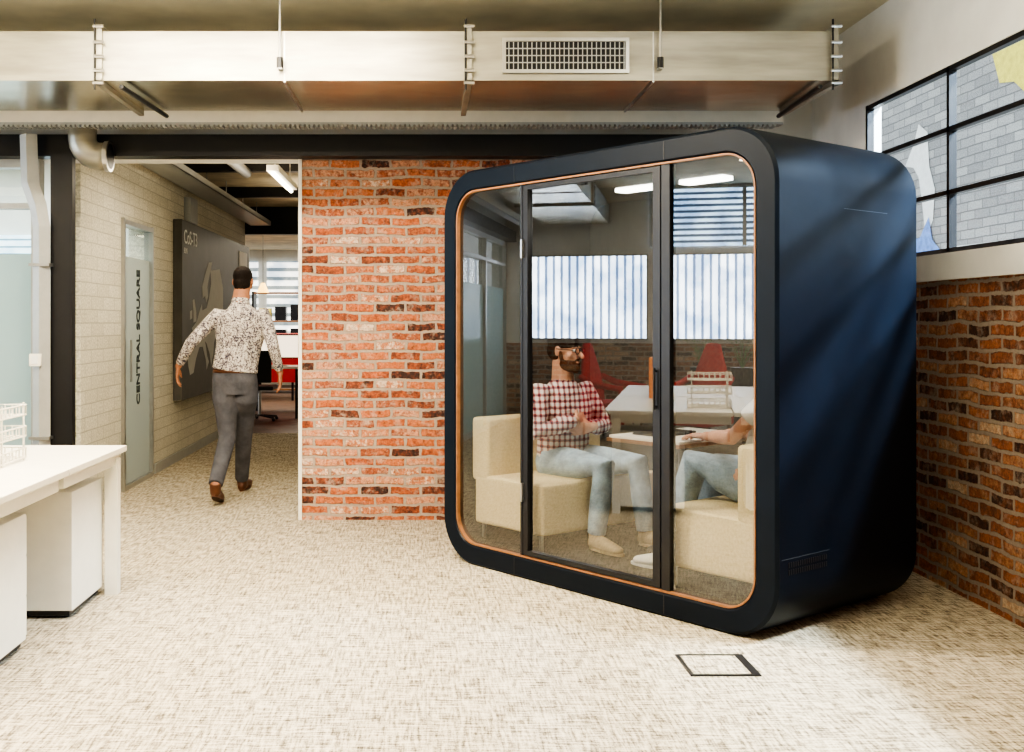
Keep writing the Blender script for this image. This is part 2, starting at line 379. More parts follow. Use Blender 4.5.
G().tube([(.171,0,-.04),(.172,0,-.04)],.085,k=20).make('elbow_shade_disc',m_black,v)  # black disc standing in for the shade inside the elbow
# ================= AIR DUCT =================
D0=(.25,6.15,2.775)
ad=empty('air_duct',D0,'rectangular galvanised air duct hanging under the concrete ceiling','air duct')
x0,x1=XL+.1-.25,2.10
o=G().box(x0,x1,0,.88,0,.28).make('duct_body',[m_galv,m_galvu],ad)
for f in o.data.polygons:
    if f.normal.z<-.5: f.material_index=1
for i,x in enumerate((-6.4,-4.2,-2.1,0,2.08)):
    G().box(x-.016,x+.016,-.024,-.001,-.03,.31).box(x-.016,x+.016,-.024,.90,-.03,-.001).box(x-.016,x+.016,-.001,.9,.281,.31).box(x-.016,x+.016,.881,.9,-.03,.31).make('duct_flange',m_galv,ad)
    for zz in (-.02,.05,.13,.21,.30): G().tube([(x-.03,-.035,zz),(x+.03,-.035,zz)],.010,k=6).make('flange_bolt',m_steel,ad)
    G().tube([(x-.02,-.035,-.06),(x-.02,-.035,.34)],.006,k=6).make('flange_rod',m_black,ad)
for x in (-5.3,-3.15,-1.05,1.05):
    G().box(x-.003,x+.003,-.003,0,0,.28).make('duct_seam',m_steel,ad); G().box(x-.006,x+.006,0,.88,-.010,-.001).make('underside_seam',m_steel,ad)
gr=bpy.data.objects.new('air_grille',None); link(gr,ad); gr.location=(.19,-.012,.04)
G().box(0,.72,-.006,.01,0,.02).box(0,.72,-.006,.01,.18,.20).box(0,.02,-.006,.01,.02,.18).box(.70,.72,-.006,.01,.02,.18).make('grille_frame',m_steel,gr)
G().box(.02,.70,.008,.011,.02,.18).make('grille_shade_sheet',m_black,gr)  # black sheet in place of the shade behind the slats
g=G()
for i in range(26): x=.035+i*.0262; g.box(x,x+.0045,-.002,.008,.02,.18)
for z in (.06,.10,.14): g.box(.02,.70,-.003,.006,z-.0022,z+.0022)
g.make('grille_slats',m_grey,gr)
for x in (-5.2,-3.0,-1.07,1.08):
    G().tube([(x,-.05,.09),(x,-.05,.525)],.007,k=8).make('hanger_rod',m_steel,ad)
    G().tube([(x,-.05,.06),(x,-.05,.12)],.018,k=6).make('hanger_nut',m_black,ad)
    G().box(x-.012,x+.012,-.06,-.001,.055,.065).make('hanger_bracket',m_steel,ad)
for x in (-1.98,2.0): G().tube([(x,.0,-.035),(x+.05,.88,-.035)],.014,k=6).make('cross_bar',m_black,ad)
# ================= POD =================
PL=Vector((.107,6.43,0)); W=2.28; DP=1.19; H=2.275
PA=math.atan2(-.789,.618)
pod=empty('meeting_pod',PL,'dark navy rounded meeting pod with a glass front and oak edging','office pod',PA)
def rrect(x0,x1,z0,z1,r,k=10):
    P=[]
    for cx,cz,a0 in ((x1-r,z1-r,0),(x0+r,z1-r,90),(x0+r,z0+r,180),(x1-r,z0+r,270)):
        for i in range(k+1):
            a=math.radians(a0+90*i/k); P.append((cx+r*math.cos(a),cz+r*math.sin(a)))
    return P
RO=.26; MG=.115
def ring(loops,closed=True):
    v=[];f=[];n=len(loops[0][0])
    for prof,y in loops: v+=[(a,y,b) for a,b in prof]
    m=len(loops)
    for i in range(m if closed else m-1):
        j=(i+1)%m
        for k in range(n): f.append([i*n+k,i*n+(k+1)%n,j*n+(k+1)%n,j*n+k])
    return v,f
outer=rrect(0,W,.0,H,RO); outb=rrect(.014,W-.014,.014,H-.014,RO-.014); inn=rrect(MG,W-MG,MG,H-MG,RO-MG+.02); inb=rrect(MG-.01,W-MG+.01,MG-.01,H-MG+.01,RO-MG+.03)
loops=[(inn,.012),(inb,0),(outb,0),(outer,.014),(outer,DP-.014),(outb,DP),(inn,DP),]
v_,f_=ring(loops); n=len(inn)
o=obj('pod_shell',v_,f_,[m_navy,m_felt],pod,True)
for i,p_ in enumerate(o.data.polygons):
    if i>=6*n: p_.material_index=1
o.data.set_sharp_from_angle(angle=math.radians(35))
back=inn
nb=len(back); vv=[(a,DP-.05,b) for a,b in back]+[(a,DP-.002,b) for a,b in back]
obj('back_panel',vv,[list(range(nb)),list(range(nb,2*nb))]+[[i,(i+1)%nb,nb+(i+1)%nb,nb+i] for i in range(nb)],m_felt,pod)
in2=rrect(MG+.009,W-MG-.009,MG+.009,H-MG-.009,RO-MG+.011)
v_,f_=ring([(inn,.006),(in2,.006),(in2,.03),(inn,.03)]); obj('oak_edging',v_,f_,m_wood,pod)
def clip(poly,u0,u1):
    def c(poly,lim,sgn):
        out=[]
        for i in range(len(poly)):
            a,b=poly[i],poly[(i+1)%len(poly)]
            ia=(a[0]-lim)*sgn>=0; ib=(b[0]-lim)*sgn>=0
            if ia: out.append(a)
            if ia!=ib:
                t=(lim-a[0])/(b[0]-a[0]); out.append((lim,a[1]+t*(b[1]-a[1])))
        return out
    return c(c(poly,u0,1),u1,-1)
def pane(name,u0,u1,par,z0=None,z1=None,y=.03):
    q=clip(in2,u0,u1)
    if z0 is not None: q=[(u0,z0),(u1,z0),(u1,z1),(u0,z1)]
    return obj(name,[(a,y,b) for a,b in q],[list(range(len(q)))],m_glass,par)
zi0,zi1=MG+.009,H-MG-.009
pane('glass_panel',MG+.009,.655,pod); pane('glass_panel',1.685,W-MG-.009,pod)
G().box(.655,.672,.015,.06,zi0,zi1).make('door_post',m_black,pod); G().box(1.635,1.685,.015,.06,zi0,zi1).make('door_post',m_black,pod)
door=bpy.data.objects.new('door',None); link(door,pod); door.location=(.68,0,0)
G().box(0,.035,.012,.055,zi0+.006,zi1-.006).box(.905,.95,.012,.055,zi0+.006,zi1-.006).box(.035,.905,.012,.055,zi0+.006,zi0+.03).box(.035,.905,.012,.055,zi1-.03,zi1-.006).make('door_frame',m_black,door)
pane('door_glass',.035,.905,door,zi0+.03,zi1-.03)
G().tube([(.928,-.004,.98),(.928,-.004,1.18)],.006,k=8).box(.923,.933,-.004,.013,.99,1.0).box(.923,.933,-.004,.013,1.16,1.17).make('door_handle',m_black,door)
for z in (.42,1.75): G().box(-.006,.006,-.004,.012,z,z+.1).make('door_hinge',m_steel,door)
g=G()
for i in range(18):
    for j in range(2): g.box(W-.001,W+.0015,.08+i*.017,.09+i*.017,.30+j*.032,.322+j*.032)
g.make('vent_slots',m_black,pod)
m_seam=M('seam',(.04,.05,.068),.4)
for a,b,z in ((.52,.90,1.92),(.03,.40,.37)): G().box(W-.002,W+.0006,a,b,z,z+.0025).make('panel_seam',m_seam,pod)
for u in (.62,1.66):
    for z0,z1 in ((H-MG+.01,H-.016),(.016,MG-.01)): G().box(u,u+.004,-.0015,.004,z0,z1).make('frame_seam',m_black,pod)
m_led=emis('pod led',(1,.96,.88),7)
for u in (1.0,1.45): G().box(u-.14,u+.14,.55,.64,H-MG-.03,H-MG-.005).make('ceiling_light',m_led,pod,.004)
G().box(.32,1.96,.12,1.10,MG+.001,MG+.006).make('pod_carpet',m_dark,pod)
def podw(u,v,z=0): return PL+Vector((.618*u+.789*v,-.789*u+.618*v,z))
FZ=MG+.006
def sofa(u0,dirn,label):
    e=empty('bench_sofa',podw(u0,.1,FZ),label,'sofa',PA,'sofas facing each other in the pod')
    s=dirn
    def b(a0,a1,y0,y1,z0,z1): 
        x0,x1=sorted((a0*s,a1*s)); return (x0,x1,y0,y1,z0,z1)
    box('seat',b(.03,.60,0,.96,.10,.385),m_cream,e,.025,3)
    box('backrest',b(.0,.15,0,.96,.35,.72),m_cream,e,.03,3)
    for a in (.06,.54):
        for y in (.05,.91): G().tube([(a*s,y,0),(a*s,y,.11)],.014,k=8).make('leg',m_steel,e)
    return e
sofa(.14,1,'cream fabric bench sofa the bearded person sits on'); sofa(2.14,-1,'cream fabric bench sofa the partly hidden person sits on')
tb=empty('pod_table',podw(1.18,.75,FZ),'white-topped table with oak edge on a slim pedestal','table',PA)
box('table_top',(-.24,.24,-.34,.34,.645,.66),m_white,tb,.004); 
G().box(-.25,.25,-.35,.35,.625,.645).make('table_edge',m_wood,tb,.004)
G().tube([(0,0,.02),(0,0,.63)],.03,k=14).make('table_column',m_black,tb,smooth=True); G().tube([(0,0,0),(0,0,.02)],.2,k=28).make('table_base',m_black,tb)
lp=empty('laptop',podw(1.12,.66,FZ+.66),'closed dark laptop lying on the pod table','laptop',PA)
G().box(-.10,.10,-.15,.15,0,.010).make('laptop_base',m_scr,lp,.003); G().box(-.10,.10,-.15,.15,.011,.018).make('laptop_lid',m_scr,lp,.003)
# ================= DESKS =================
def desk(x1,y0,y1,label,ends,wid=1.6):
    e=empty('office_desk',(x1-wid/2,(y0+y1)/2,0),label,'desk',0,'white office desks')
    hw=wid/2; hd=(y1-y0)/2-.004
    box('desk_top',(-hw,hw,-hd,hd,.725,.755),m_white,e,.004)
    for sx in (-1,1):
        for sy in ends:
            x=sx*(hw-.05); y=sy*(hd-.09); G().box(x-.033,x+.033,y-.03,y+.03,0,.70).make('leg',m_white,e,.003)
        G().box(sx*(hw-.05)-.02,sx*(hw-.05)+.02,-hd+.01,hd-.05,.665,.724).make('side_rail',m_white,e)
    for sy in (-1,1): G().box(-hw+.07,hw-.07,sy*(hd-.1)-.015,sy*(hd-.1)+.015,.67,.724).make('cross_rail',m_white,e)
    return e
desk(-1.56,4.74,5.66,'white office desk with square legs beside a drawer pedestal',(1,)); desk(-1.56,3.80,4.74,'white office desk carrying a wire letter tray',(-1,))
desk(-3.2,4.74,5.66,'white office desk with square legs next to another desk',(1,)); desk(-3.2,3.80,4.74,'white office desk with square legs next to another desk',(-1,))
def pedestal(x1,y0,y1,zt,label):
    e=empty('drawer_pedestal',(x1-.21,(y0+y1)/2,0),label,'cabinet',0,'drawer pedestals under the desks')
    hd=(y1-y0)/2
    box('cabinet_body',(-.21,.21,-hd,hd-.02,.04,zt),m_white,e,.004)
    box('plinth',(-.19,.19,-hd+.02,hd-.03,.012,.04),m_black,e)
    hh=(zt-.06)/3
    for i in range(3):
        dr=bpy.data.objects.new('drawer',None); link(dr,e); dr.location=(0,hd,.05+i*hh)
        box('drawer_front',(-.205,.205,-.019,0,.003,hh-.003),m_white,dr,.002); box('drawer_handle',(-.06,.06,0,.012,hh-.035,hh-.028),m_steel,dr)
    for a in (-.17,.17):
        for b in (-hd+.05,hd-.05): G().tube([(a-.01,b,.02),(a+.01,b,.02)],.02,k=10).make('castor',m_black,e)
pedestal(-1.66,5.08,5.58,.60,'white drawer pedestal on a black plinth under the far desk'); pedestal(-1.71,4.10,4.65,.58,'white drawer pedestal on a black plinth under the near desk')
lt=empty('letter_tray',(-2.0,4.90,.756),'white wire letter tray stack on the desk','letter tray')
for k in range(3):
    g=G(); z=.012+k*.10
    for zz in (z,z+.045): g.tube([(-.13,-.16,zz),(.13,-.16,zz),(.13,.16,zz),(-.13,.16,zz),(-.13,-.16,zz)],.0045,k=6)
    for i in range(9): x=-.13+.26*i/8; g.tube([(x,-.16,z),(x,.16,z)],.003,k=5)
    for i in range(9):
        x=-.13+.26*i/8; g.tube([(x,.16,z),(x,.16,z+.045)],.003,k=5); y=-.16+.32*i/8; g.tube([(.13,y,z),(.13,y,z+.045)],.003,k=5); g.tube([(-.13,y,z),(-.13,y,z+.045)],.003,k=5)
    g.make('wire_tray',m_white,lt)
for x in (-.13,.13):
    for y in (-.13,.13): G().tube([(x,y,0),(x,y,.27)],.005,k=6).make('tray_post',m_white,lt)
fb=empty('floor_box',(1.19,4.40,0),'square carpeted floor outlet box with a black rim','floor box')
G().box(-.14,.14,-.135,-.12,.0,.006).box(-.14,.14,.12,.135,0,.006).box(-.14,-.125,-.12,.12,0,.006).box(.105,.14,-.12,.12,0,.006).make('outlet_rim',m_black,fb)
G().box(-.125,.105,-.12,.12,0,.004).make('outlet_lid',m_carpet,fb)
og=empty('desk_organiser',(-3.0,5.33,.755),'upright orange brown organiser box standing on a white desk','box')
G().box(-.12,.12,-.05,.05,0,.34).make('organiser_body',m_orange,og,.004); G().box(-.10,.10,-.052,-.05,.24,.30).make('organiser_slot',m_black,og)
# ================= MAP BOARD =================
mb=empty('map_board',(XC+.004,12.75,.62),'dark slate world map board with white lettering on the corridor wall','map board')
G().box(.0,.09,-2.05,2.05,0,1.80).make('board_panel',m_slate,mb,.004)
def mp_(P): return [(.093,-2.0+a*.21,.02+b*.145) for a,b in P]
S=[[(1,2.2),(.8,3.2),(2.2,3.3),(2.4,4.3),(1.8,4.8),(3,5.3),(3.6,6),(4.2,6.6),(4.3,6.1),(5.4,6.3),(6,7),(6.6,8.2),(6.4,9.2),(9,9.5),(10,8),(10,3.5),(8.6,3.6),(8,4.2),(7.4,3.6),(7.2,2.8),(6.6,1.8),(6.2,2.8),(5.4,3.6),(5.0,3.8),(5.6,2.6),(6,2.2),(5.4,1.6),(5.2,2.4),(4.4,3.4),(3.6,3.4),(2.8,2.6),(2.2,1.6),(1.4,1.5)],
[(4.4,7),(4.3,7.9),(5,8.8),(6,9.8),(6.9,9.9),(6.4,9.2),(6,8.6),(5.6,7.9),(5.8,7.2),(5.3,6.7),(5,7.2)],
[(2.2,5.2),(2.9,5.3),(2.8,6),(2.4,6.9),(2,6.8),(2.2,6)],[(1.4,5.4),(1.9,5.5),(1.9,6.1),(1.4,6)],[(7.4,2.6),(8.6,3.1),(10,2.9),(10,1.8),(8,1.7)]]
for P in S: obj('map_outline',mp_(P),[list(range(len(P)))],m_mapc,mb)
text('board_title','CoS-T3',.20,m_letter,mb,Matrix(((0,0,1,.091),(1,0,0,-1.97),(0,1,0,1.57),(0,0,0,1))),off=.0)
text('board_subtitle','BLN',.08,m_letter,mb,Matrix(((0,0,1,.091),(1,0,0,-1.97),(0,1,0,1.47),(0,0,0,1))))
G().box(.09,.10,1.2,1.8,1.48,1.70).make('notice_plate',m_letter,mb)
ct=empty('cable_tray',(-2.25,8.6,2.72),'grey cable tray under the corridor ceiling','cable tray')
G().box(-.14,-.13,0,6.2,0,.06).box(.13,.14,0,6.2,0,.06).box(-.14,.14,0,6.2,0,.006).make('tray_channel',m_grey,ct)
for i in range(6): G().tube([(0,.33+i*1.1,.01),(0,.33+i*1.1,.28)],.006,k=6).make('tray_hanger',m_steel,ct)
for x in (.06,-.03): G().tube([(x,0,.03),(x,6.2,.03)],.02,k=8).make('cable',m_black,ct)
struct(box('trim_7',(-2.5,-.87,10.6,10.70,2.88,3.0),m_black)); struct(box('trim_8',(-2.5,-.87,12.8,12.9,2.88,3.0),m_black))
tag(G().tube([(-1.75,7.9,2.86),(-1.75,10.59,2.86)],.05,k=14).make('ceiling_pipe',m_grey,None,smooth=True),'grey service pipe along the corridor ceiling','pipe')
tag(box('vertical_trunking',(XC+.001,XC+.07,11.2,11.55,2.44,2.70),m_grey,None,.006),'grey vertical trunking on the white corridor wall','trunking')
fl=empty('tube_light',(-1.25,9.5,2.64),'linear fluorescent ceiling light in the corridor','ceiling light')
G().box(-.05,.05,-.65,.65,0,.05).make('lamp_body',m_white,fl,.004); G().tube([(0,-.6,-.018),(0,.6,-.018)],.016,k=10).make('lamp_tube',emis('tube emission',(1,.94,.82),5),fl)
for y in (-.5,.5): G().tube([(0,y,.05),(0,y,.36)],.005,k=6).make('lamp_hanger',m_steel,fl)
# ================= OFFICE BEYOND =================
m_hb=slats('daylight blinds',2,5,(.95,.92,.82),(.20,.22,.21),2.2,.55)
for i,(a,b) in enumerate(((-5.5,-3.7),(-3.5,-1.9),(-1.7,.2))):
    struct(box('window_%d'%(9+i),(a,b,23.9,23.95,1.2,2.75),m_hb))
struct(box('trim_6',(-6,-.87,15.0,15.2,2.62,3.0),m_black))
g=empty('red_cabinet',(-2.25,17.2,0),'red office cabinet with doors and papers on top','cabinet')
box('cabinet_body',(-.45,.45,-.2,.2,.45,1.22),m_redc,g,.01); box('cabinet_door',(-.44,-.005,-.22,-.2,.48,1.2),m_redc,g,.003); box('cabinet_door',(.005,.44,-.22,-.2,.48,1.2),m_redc,g,.003)
for a in (-.4,.4): 
    for b in (-.15,.15): box('leg',(a-.02,a+.02,b-.02,b+.02,0,.45),m_black,g)
def table2(x,y,w_,lab):
    e=empty('work_table',(x,y,0),lab,'table',0,'work tables in the next office')
    box('table_top',(-w_/2,w_/2,-.4,.4,.72,.75),m_white,e,.004)
    for a in (-1,1):
        for b in (-1,1): box('leg',(a*(w_/2-.06)-.02,a*(w_/2-.06)+.02,b*.34-.02,b*.34+.02,0,.72),m_black,e)
table2(-2.6,16.0,1.6,'white work table with dark legs near the corridor end'); table2(-3.2,19.6,1.8,'white work table with dark legs by the window')
def monitor(x,y,z,lab,m):
    e=empty('monitor',(x,y,z),lab,'monitor',0,'monitors in the next office')
    box('monitor_bezel',(-.29,.29,-.015,.02,.11,.47),m_scr,e,.006); box('monitor_screen',(-.27,.27,-.02,-.015,.13,.45),m,e); box('monitor_stand',(-.02,.02,.02,.04,.01,.3),m_steel,e); box('monitor_foot',(-.12,.12,-.08,.08,0,.012),m_steel,e)
monitor(-2.15,16.0,.75,'monitor showing a pale orange page',emis('screen glow',(.95,.8,.6),1.6)); monitor(-3.0,16.1,.75,'dark monitor on the work table',m_scr); monitor(-3.4,19.6,.75,'dark monitor on the far work table',m_scr)
sh=empty('open_shelf',(-2.6,21.5,0),'tall dark open shelf filled with office boxes','shelf')
for a in (-.8,.8): box('shelf_side',(a-.02,a+.02,-.18,.18,0,2.0),m_black,sh)
for z in (.05,.5,.95,1.4,1.96): box('shelf_board',(-.78,.78,-.18,.18,z,z+.03),m_wood,sh)
random.seed(8)
bc=[m_white,m_orange,m_grey,m_scr,m_green,m_yel]
for z in (.53,.98,1.43):
    for i in range(5):
        x=-3.28+i*.31; m_=random.choice(bc); hh=random.uniform(.2,.36)
        e=tag(box('storage_box',(x,x+.22,21.36,21.6,z+.001,z+hh),m_,None,.005),'small coloured storage box on the open shelf','box','boxes on the open shelf')
def ochair(x,y,r,m,lab,grp):
    e=empty('office_chair',(x,y,0),lab,'chair',r,grp)
    box('seat',(-.22,.22,-.22,.22,.44,.5),m,e,.02,3); box('backrest',(-.2,.2,.2,.25,.55,1.0),m,e,.02,3)
    box('back_support',(-.02,.02,.22,.24,.4,.6),m_black,e)
    G().tube([(0,0,.08),(0,0,.44)],.025,k=10).make('gas_lift',m_steel,e)
    g=G()
    for i in range(5):
        a=i*1.2566; g.tube([(0,0,.08),(.27*math.cos(a),.27*math.sin(a),.05)],.015,k=6)
    g.make('star_base',m_black,e)
    for i in range(5):
        a=i*1.2566; G().ell((.27*math.cos(a),.27*math.sin(a),.026),Vector((.025,0,0)),Vector((0,.025,0)),Vector((0,0,.025)),8).make('castor',m_black,e)
ochair(-2.35,15.35,math.pi,m_black,'black office chair at the corridor-end table','office chairs')
for x,y in ((-2.7,18),(-2.1,19.5)):
    pl=empty('pendant_lamp',(x,y,2.05),'small warm pendant lamp hanging in the next office','lamp',0,'pendant lamps in the next office')
    G().tube([(0,0,0),(0,0,.95)],.004,k=6).make('lamp_cord',m_black,pl); G().tube([(0,0,.0),(0,0,-.16)],[.03,.10],k=16).make('lamp_shade',emis('warm shade',(1,.6,.15),2.5),pl)
def armchair(x,y,r,lab):
    e=empty('armchair',(x,y,0),lab,'armchair',r,'red armchairs by the windows')
    box('seat',(-.30,.30,-.30,.30,.2,.45),m_red,e,.04,3)
    G().tube([(0,.27,.38),(0,.27,.60),(0,.30,.85),(0,.34,1.12)],[(.30,.05),(.27,.05),(.20,.045),(.10,.03)],side=(1,0,0),k=16,flat=False,ex=2.6).make('backrest',m_red,e,smooth=True)
    for s in (-1,1): G().tube([(s*.30,-.28,.30),(s*.31,-.26,.62),(s*.31,.10,.66),(s*.27,.28,.74)],[(.05,.04),(.04,.04),(.04,.04),(.035,.035)],k=10,flat=False).make('armrest',m_red,e,smooth=True)
    for a in (-.25,.25):
        for b in (-.25,.25): G().tube([(a,b,0),(a,b,.21)],.015,k=8).make('leg',m_wood,e)
armchair(-6.7,5.95,.4,'red upholstered armchair with wooden legs by the windows'); armchair(-6.6,4.95,2.1,'red upholstered armchair with wooden legs by the windows')
struct(box('wall_left_brick',(XL,XL+.02,YF,YB,0,1.1),m_brick_r))
for i in range(3):
    y=3.9+i*.5
    e=empty('potted_plant',(-7.9,y,0),'green leafy plant in a tall dark pot by the windows','plant',0,'plants by the windows')
    G().tube([(0,0,0),(0,0,.82)],[.11,.15],k=16).make('pot',m_black,e)
    g=G(); random.seed(i)
    for k in range(30):
        a=random.uniform(0,6.28); r=random.uniform(.08,.22); h=random.uniform(.15,.42)
        g.tube([(0,0,.80),(r*.5*math.cos(a),r*.5*math.sin(a),.82+h*.7),(r*math.cos(a),r*math.sin(a),.82+h)],[(.006,.003),(.03,.003),(.004,.002)],k=4)
    g.make('leaves',m_green,e)
# ================= PEOPLE =================
def V(*a): return Vector(a)
def head_prims(g,c,f,u,neck,rn=.058):
    f=f.normalized(); u=(u-f*u.dot(f)).normalized(); s=f.cross(u)
    g.ell(c+u*.03-f*.012,s*.074,f*.094,u*.088); g.ell(c+f*.022-u*.04,s*.058,f*.070,u*.078)
    g.ell(c+f*.072-u*.098,s*.024,f*.02,u*.018,10); 
    g.tube([c+f*.088+u*.012,c+f*.116-u*.028],[.009,.015],k=8,flat=False)
    g.ell(c+f*.088-u*.064,s*.024,f*.012,u*.010,10)
    for q in (-1,1):
        g.ell(c+s*q*.076-f*.008-u*.002,s*.010,f*.018,u*.032,10); g.ell(c+s*q*.028+f*.082+u*.025,s*.022,f*.010,u*.007,8)
        g.ell(c+s*q*.042+f*.06-u*.025,s*.022,f*.02,u*.02,8)
    g.tube([neck,c-u*.05-f*.015],[rn*1.2,rn],k=14)
    return f,u,s
def eyes(c,f,u,s,par):
    for q in (-1,1):
        e=G().ell(c+s*q*.03+f*.079+u*.006,s*.012,f*.010,u*.008,12).make('eye',m_eyew,par,smooth=True)
        G().ell(c+s*q*.03+f*.087+u*.006,s*.005,f*.004,u*.005,10).make('pupil',m_black,e,smooth=True)
        G().tube([c+s*q*.012+f*.093+u*.030,c+s*q*.030+f*.092+u*.034,c+s*q*.050+f*.080+u*.028],[.0035,.0045,.003],k=6,flat=False).make('eyebrow',m_hair,par,smooth=True)
def hand(g,w,d,pn,th,curl=.35,sc=1.0):
    d=d.normalized(); pn=(pn-d*pn.dot(d)).normalized(); th=(th-d*th.dot(d)-pn*th.dot(pn)).normalized()
    g.tube([w-d*.02,w+d*.02*sc,w+d*.06*sc,w+d*.092*sc],[(.026,.019),(.033*sc,.016*sc),(.042*sc,.015*sc),(.040*sc,.012*sc)],side=th,k=14,flat=False)
    for i,(o_,l) in enumerate(((.031,.072),(.0105,.082),(-.0105,.076),(-.031,.060))):
        p=w+d*(.088*sc-abs(o_)*.12)+th*o_*sc; dd=(d+th*o_*2.2).normalized(); P=[p]; c_=curl*.6
        for fr in (.45,.3,.25):
            dr=(dd*math.cos(c_)+pn*math.sin(c_)); p=p+dr*l*fr*sc; P.append(p); c_+=curl
        g.tube(P,[.0092*sc,.0088*sc,.008*sc,.0068*sc],k=8,flat=False)
    p=w+d*.025*sc+th*.026*sc
    g.tube([p,p+(d*.6+th*.7+pn*.3)*.036*sc,p+(d*.6+th*.7+pn*.3)*.036*sc+(d*.9+th*.25+pn*.3)*.03*sc,p+(d*.6+th*.7+pn*.3)*.036*sc+(d*.9+th*.2+pn*.35)*.052*sc],[.013*sc,.011*sc,.0095*sc,.007*sc],k=8,flat=False)
def shoe(par,name,heel,toe,mat,sole=m_black,h=.10,ank=None):
    heel=Vector(heel);toe=Vector(toe); d=(toe-heel); L_=d.length; d.normalize(); s=d.cross(Vector((0,0,1))).normalized(); u=s.cross(d)
    g=G(); g.tube([heel+d*.03+u*.04,heel+d*.10+u*.042,heel+d*(L_*.6)+u*.032,heel+d*(L_-.045)+u*.024],[(.034,.042),(.036,.044),(.046,.034),(.038,.024)],side=s,k=16,flat=False)
    a=Vector(ank) if ank is not None else heel+d*.05+u*h
    g.tube([heel+d*.05+u*.03,a],[.040,.046],k=14)
    o=remesh(name,g,mat,par,.006,4)
    n=24; pr=[]
    for i in range(n):
        t=2*math.pi*i/n; c,sn=math.cos(t),math.sin(t); wd=.042 if c>0 else .036
        pr.append(heel+d*(L_/2+c*L_/2)+s*sn*wd)
    vv=[p for p in pr]+[p+u*.014 for p in pr]
    so=obj('shoe_sole',vv,[list(range(n))[::-1],list(range(n,2*n))]+[[i,(i+1)%n,n+(i+1)%n,n+i] for i in range(n)],sole,o)
    return o
# ---- walking person
B=V(-1.50,8.5,0)
wm=empty('person',B,'person walking away in a floral shirt, grey trousers and brown shoes','person')
def w3(x,y,z): return V(x,y,z)-B
hc=w3(-1.45,8.61,1.72); nk=w3(-1.46,8.54,1.53)
shL=w3(-1.65,8.53,1.445); shR=w3(-1.265,8.53,1.45)
elL=w3(-1.83,8.44,1.235); wrL=w3(-1.95,8.54,1.05)
elR=w3(-1.18,8.38,1.215); wrR=w3(-1.14,8.50,1.0)
pel=w3(-1.50,8.52,.93)
hiL=w3(-1.575,8.51,.90); hiR=w3(-1.42,8.53,.90)
knL=w3(-1.555,8.50,.49); anL=w3(-1.585,8.17,.17)
knR=w3(-1.47,8.76,.48); anR=w3(-1.52,8.96,.10)
g=G(); f,u,s=head_prims(g,hc,V(.1,1,-.2),V(0,-.05,1),nk,.062)
SX=(1,0,0)
g.tube([pel+V(0,0,-.06),pel+V(0,0,.05),pel+V(.02,.01,.2),w3(-1.46,8.53,1.3),w3(-1.45,8.53,1.46),nk],[(.15,.10),(.155,.10),(.13,.09),(.16,.10),(.15,.085),(.06,.06)],side=SX,k=20)
for sh_,el,wr in ((shL,elL,wrL),(shR,elR,wrR)):
    g.tube([w3(-1.45,8.53,1.43),sh_,(sh_+el)/2,el,(el*.6+wr*.4),wr],[.06,.050,.043,.036,.036,.025],k=12,flat=False)
for hi,kn,an in ((hiL,knL,anL),(hiR,knR,anR)):
    g.tube([hi,(hi+kn)/2,kn,kn*.65+an*.35,an],[.085,.075,.052,.055,.036],k=14,flat=False)
hand(g,wrL,V(-.12,.05,-1),V(1,.1,0),V(0,1,0),.32); hand(g,wrR,V(.02,.1,-1),V(-1,0,0),V(0,1,0),.32)
remesh('body',g,m_skin2,wm,.005,4)
g=G(); g.ell(hc+u*.040-f*.020,s*.079,f*.092,u*.084); g.ell(hc-f*.038-u*.015,s*.071,f*.064,u*.075); g.ell(hc-f*.045-u*.065,s*.052,f*.040,u*.04); remesh('hair',g,m_hair,wm,.006,5)
eyes(hc,f,u,s,wm)
g=G(); g.tube([pel+V(0,0,.085),pel+V(.01,0,.16),pel+V(.03,.01,.28),w3(-1.46,8.53,1.31),w3(-1.455,8.53,1.40),w3(-1.455,8.53,1.465),w3(-1.46,8.535,1.51),w3(-1.46,8.54,1.545)],[(.182,.13),(.176,.125),(.178,.126),(.200,.130),(.200,.122),(.165,.102),(.10,.085),(.07,.07)],side=SX,k=24,ex=2.15)
for sh_,el,wr in ((shL,elL,wrL),(shR,elR,wrR)):
    e2=el*.12+wr*.88
    g.tube([w3(-1.45,8.53,1.40),sh_,(sh_+el)/2,el,(el+wr)/2,e2],[.074,.066,.055,.048,.043,.035],k=16)
remesh('shirt',g,m_floral,wm,.007,8)
g=G(); g.tube([w3(-1.46,8.535,1.51),w3(-1.458,8.55,1.58)],[(.082,.074),(.070,.068)],side=SX,k=20); g.make('collar',m_floral,wm,smooth=True)
g=G(); g.tube([pel+V(0,0,-.10),pel+V(0,0,0),pel+V(0,0,.10)],[(.16,.12),(.182,.135),(.168,.118)],side=SX,k=24)
for hi,kn,an in ((hiL,knL,anL),(hiR,knR,anR)):
    g.tube([hi+V(0,0,.04),hi-V(0,0,.1),(hi+kn)/2,kn,kn*.5+an*.5,an],[.10,.103,.088,.070,.062,.056],k=18)
remesh('trousers',g,m_trous,wm,.007,5)
G().tube([pel+V(0,0,.072),pel+V(0,0,.10)],[(.176,.126),(.172,.122)],side=SX,k=28).make('belt',m_shoe,wm,smooth=True)
shoe(wm,'shoe',w3(-1.59,8.13,.085),w3(-1.585,8.38,.001),m_shoe,m_shoe,ank=anL+V(0,0,.01)); shoe(wm,'shoe',w3(-1.52,8.91,0.001),w3(-1.49,9.19,.03),m_shoe,m_shoe,ank=anR+V(0,0,.01))
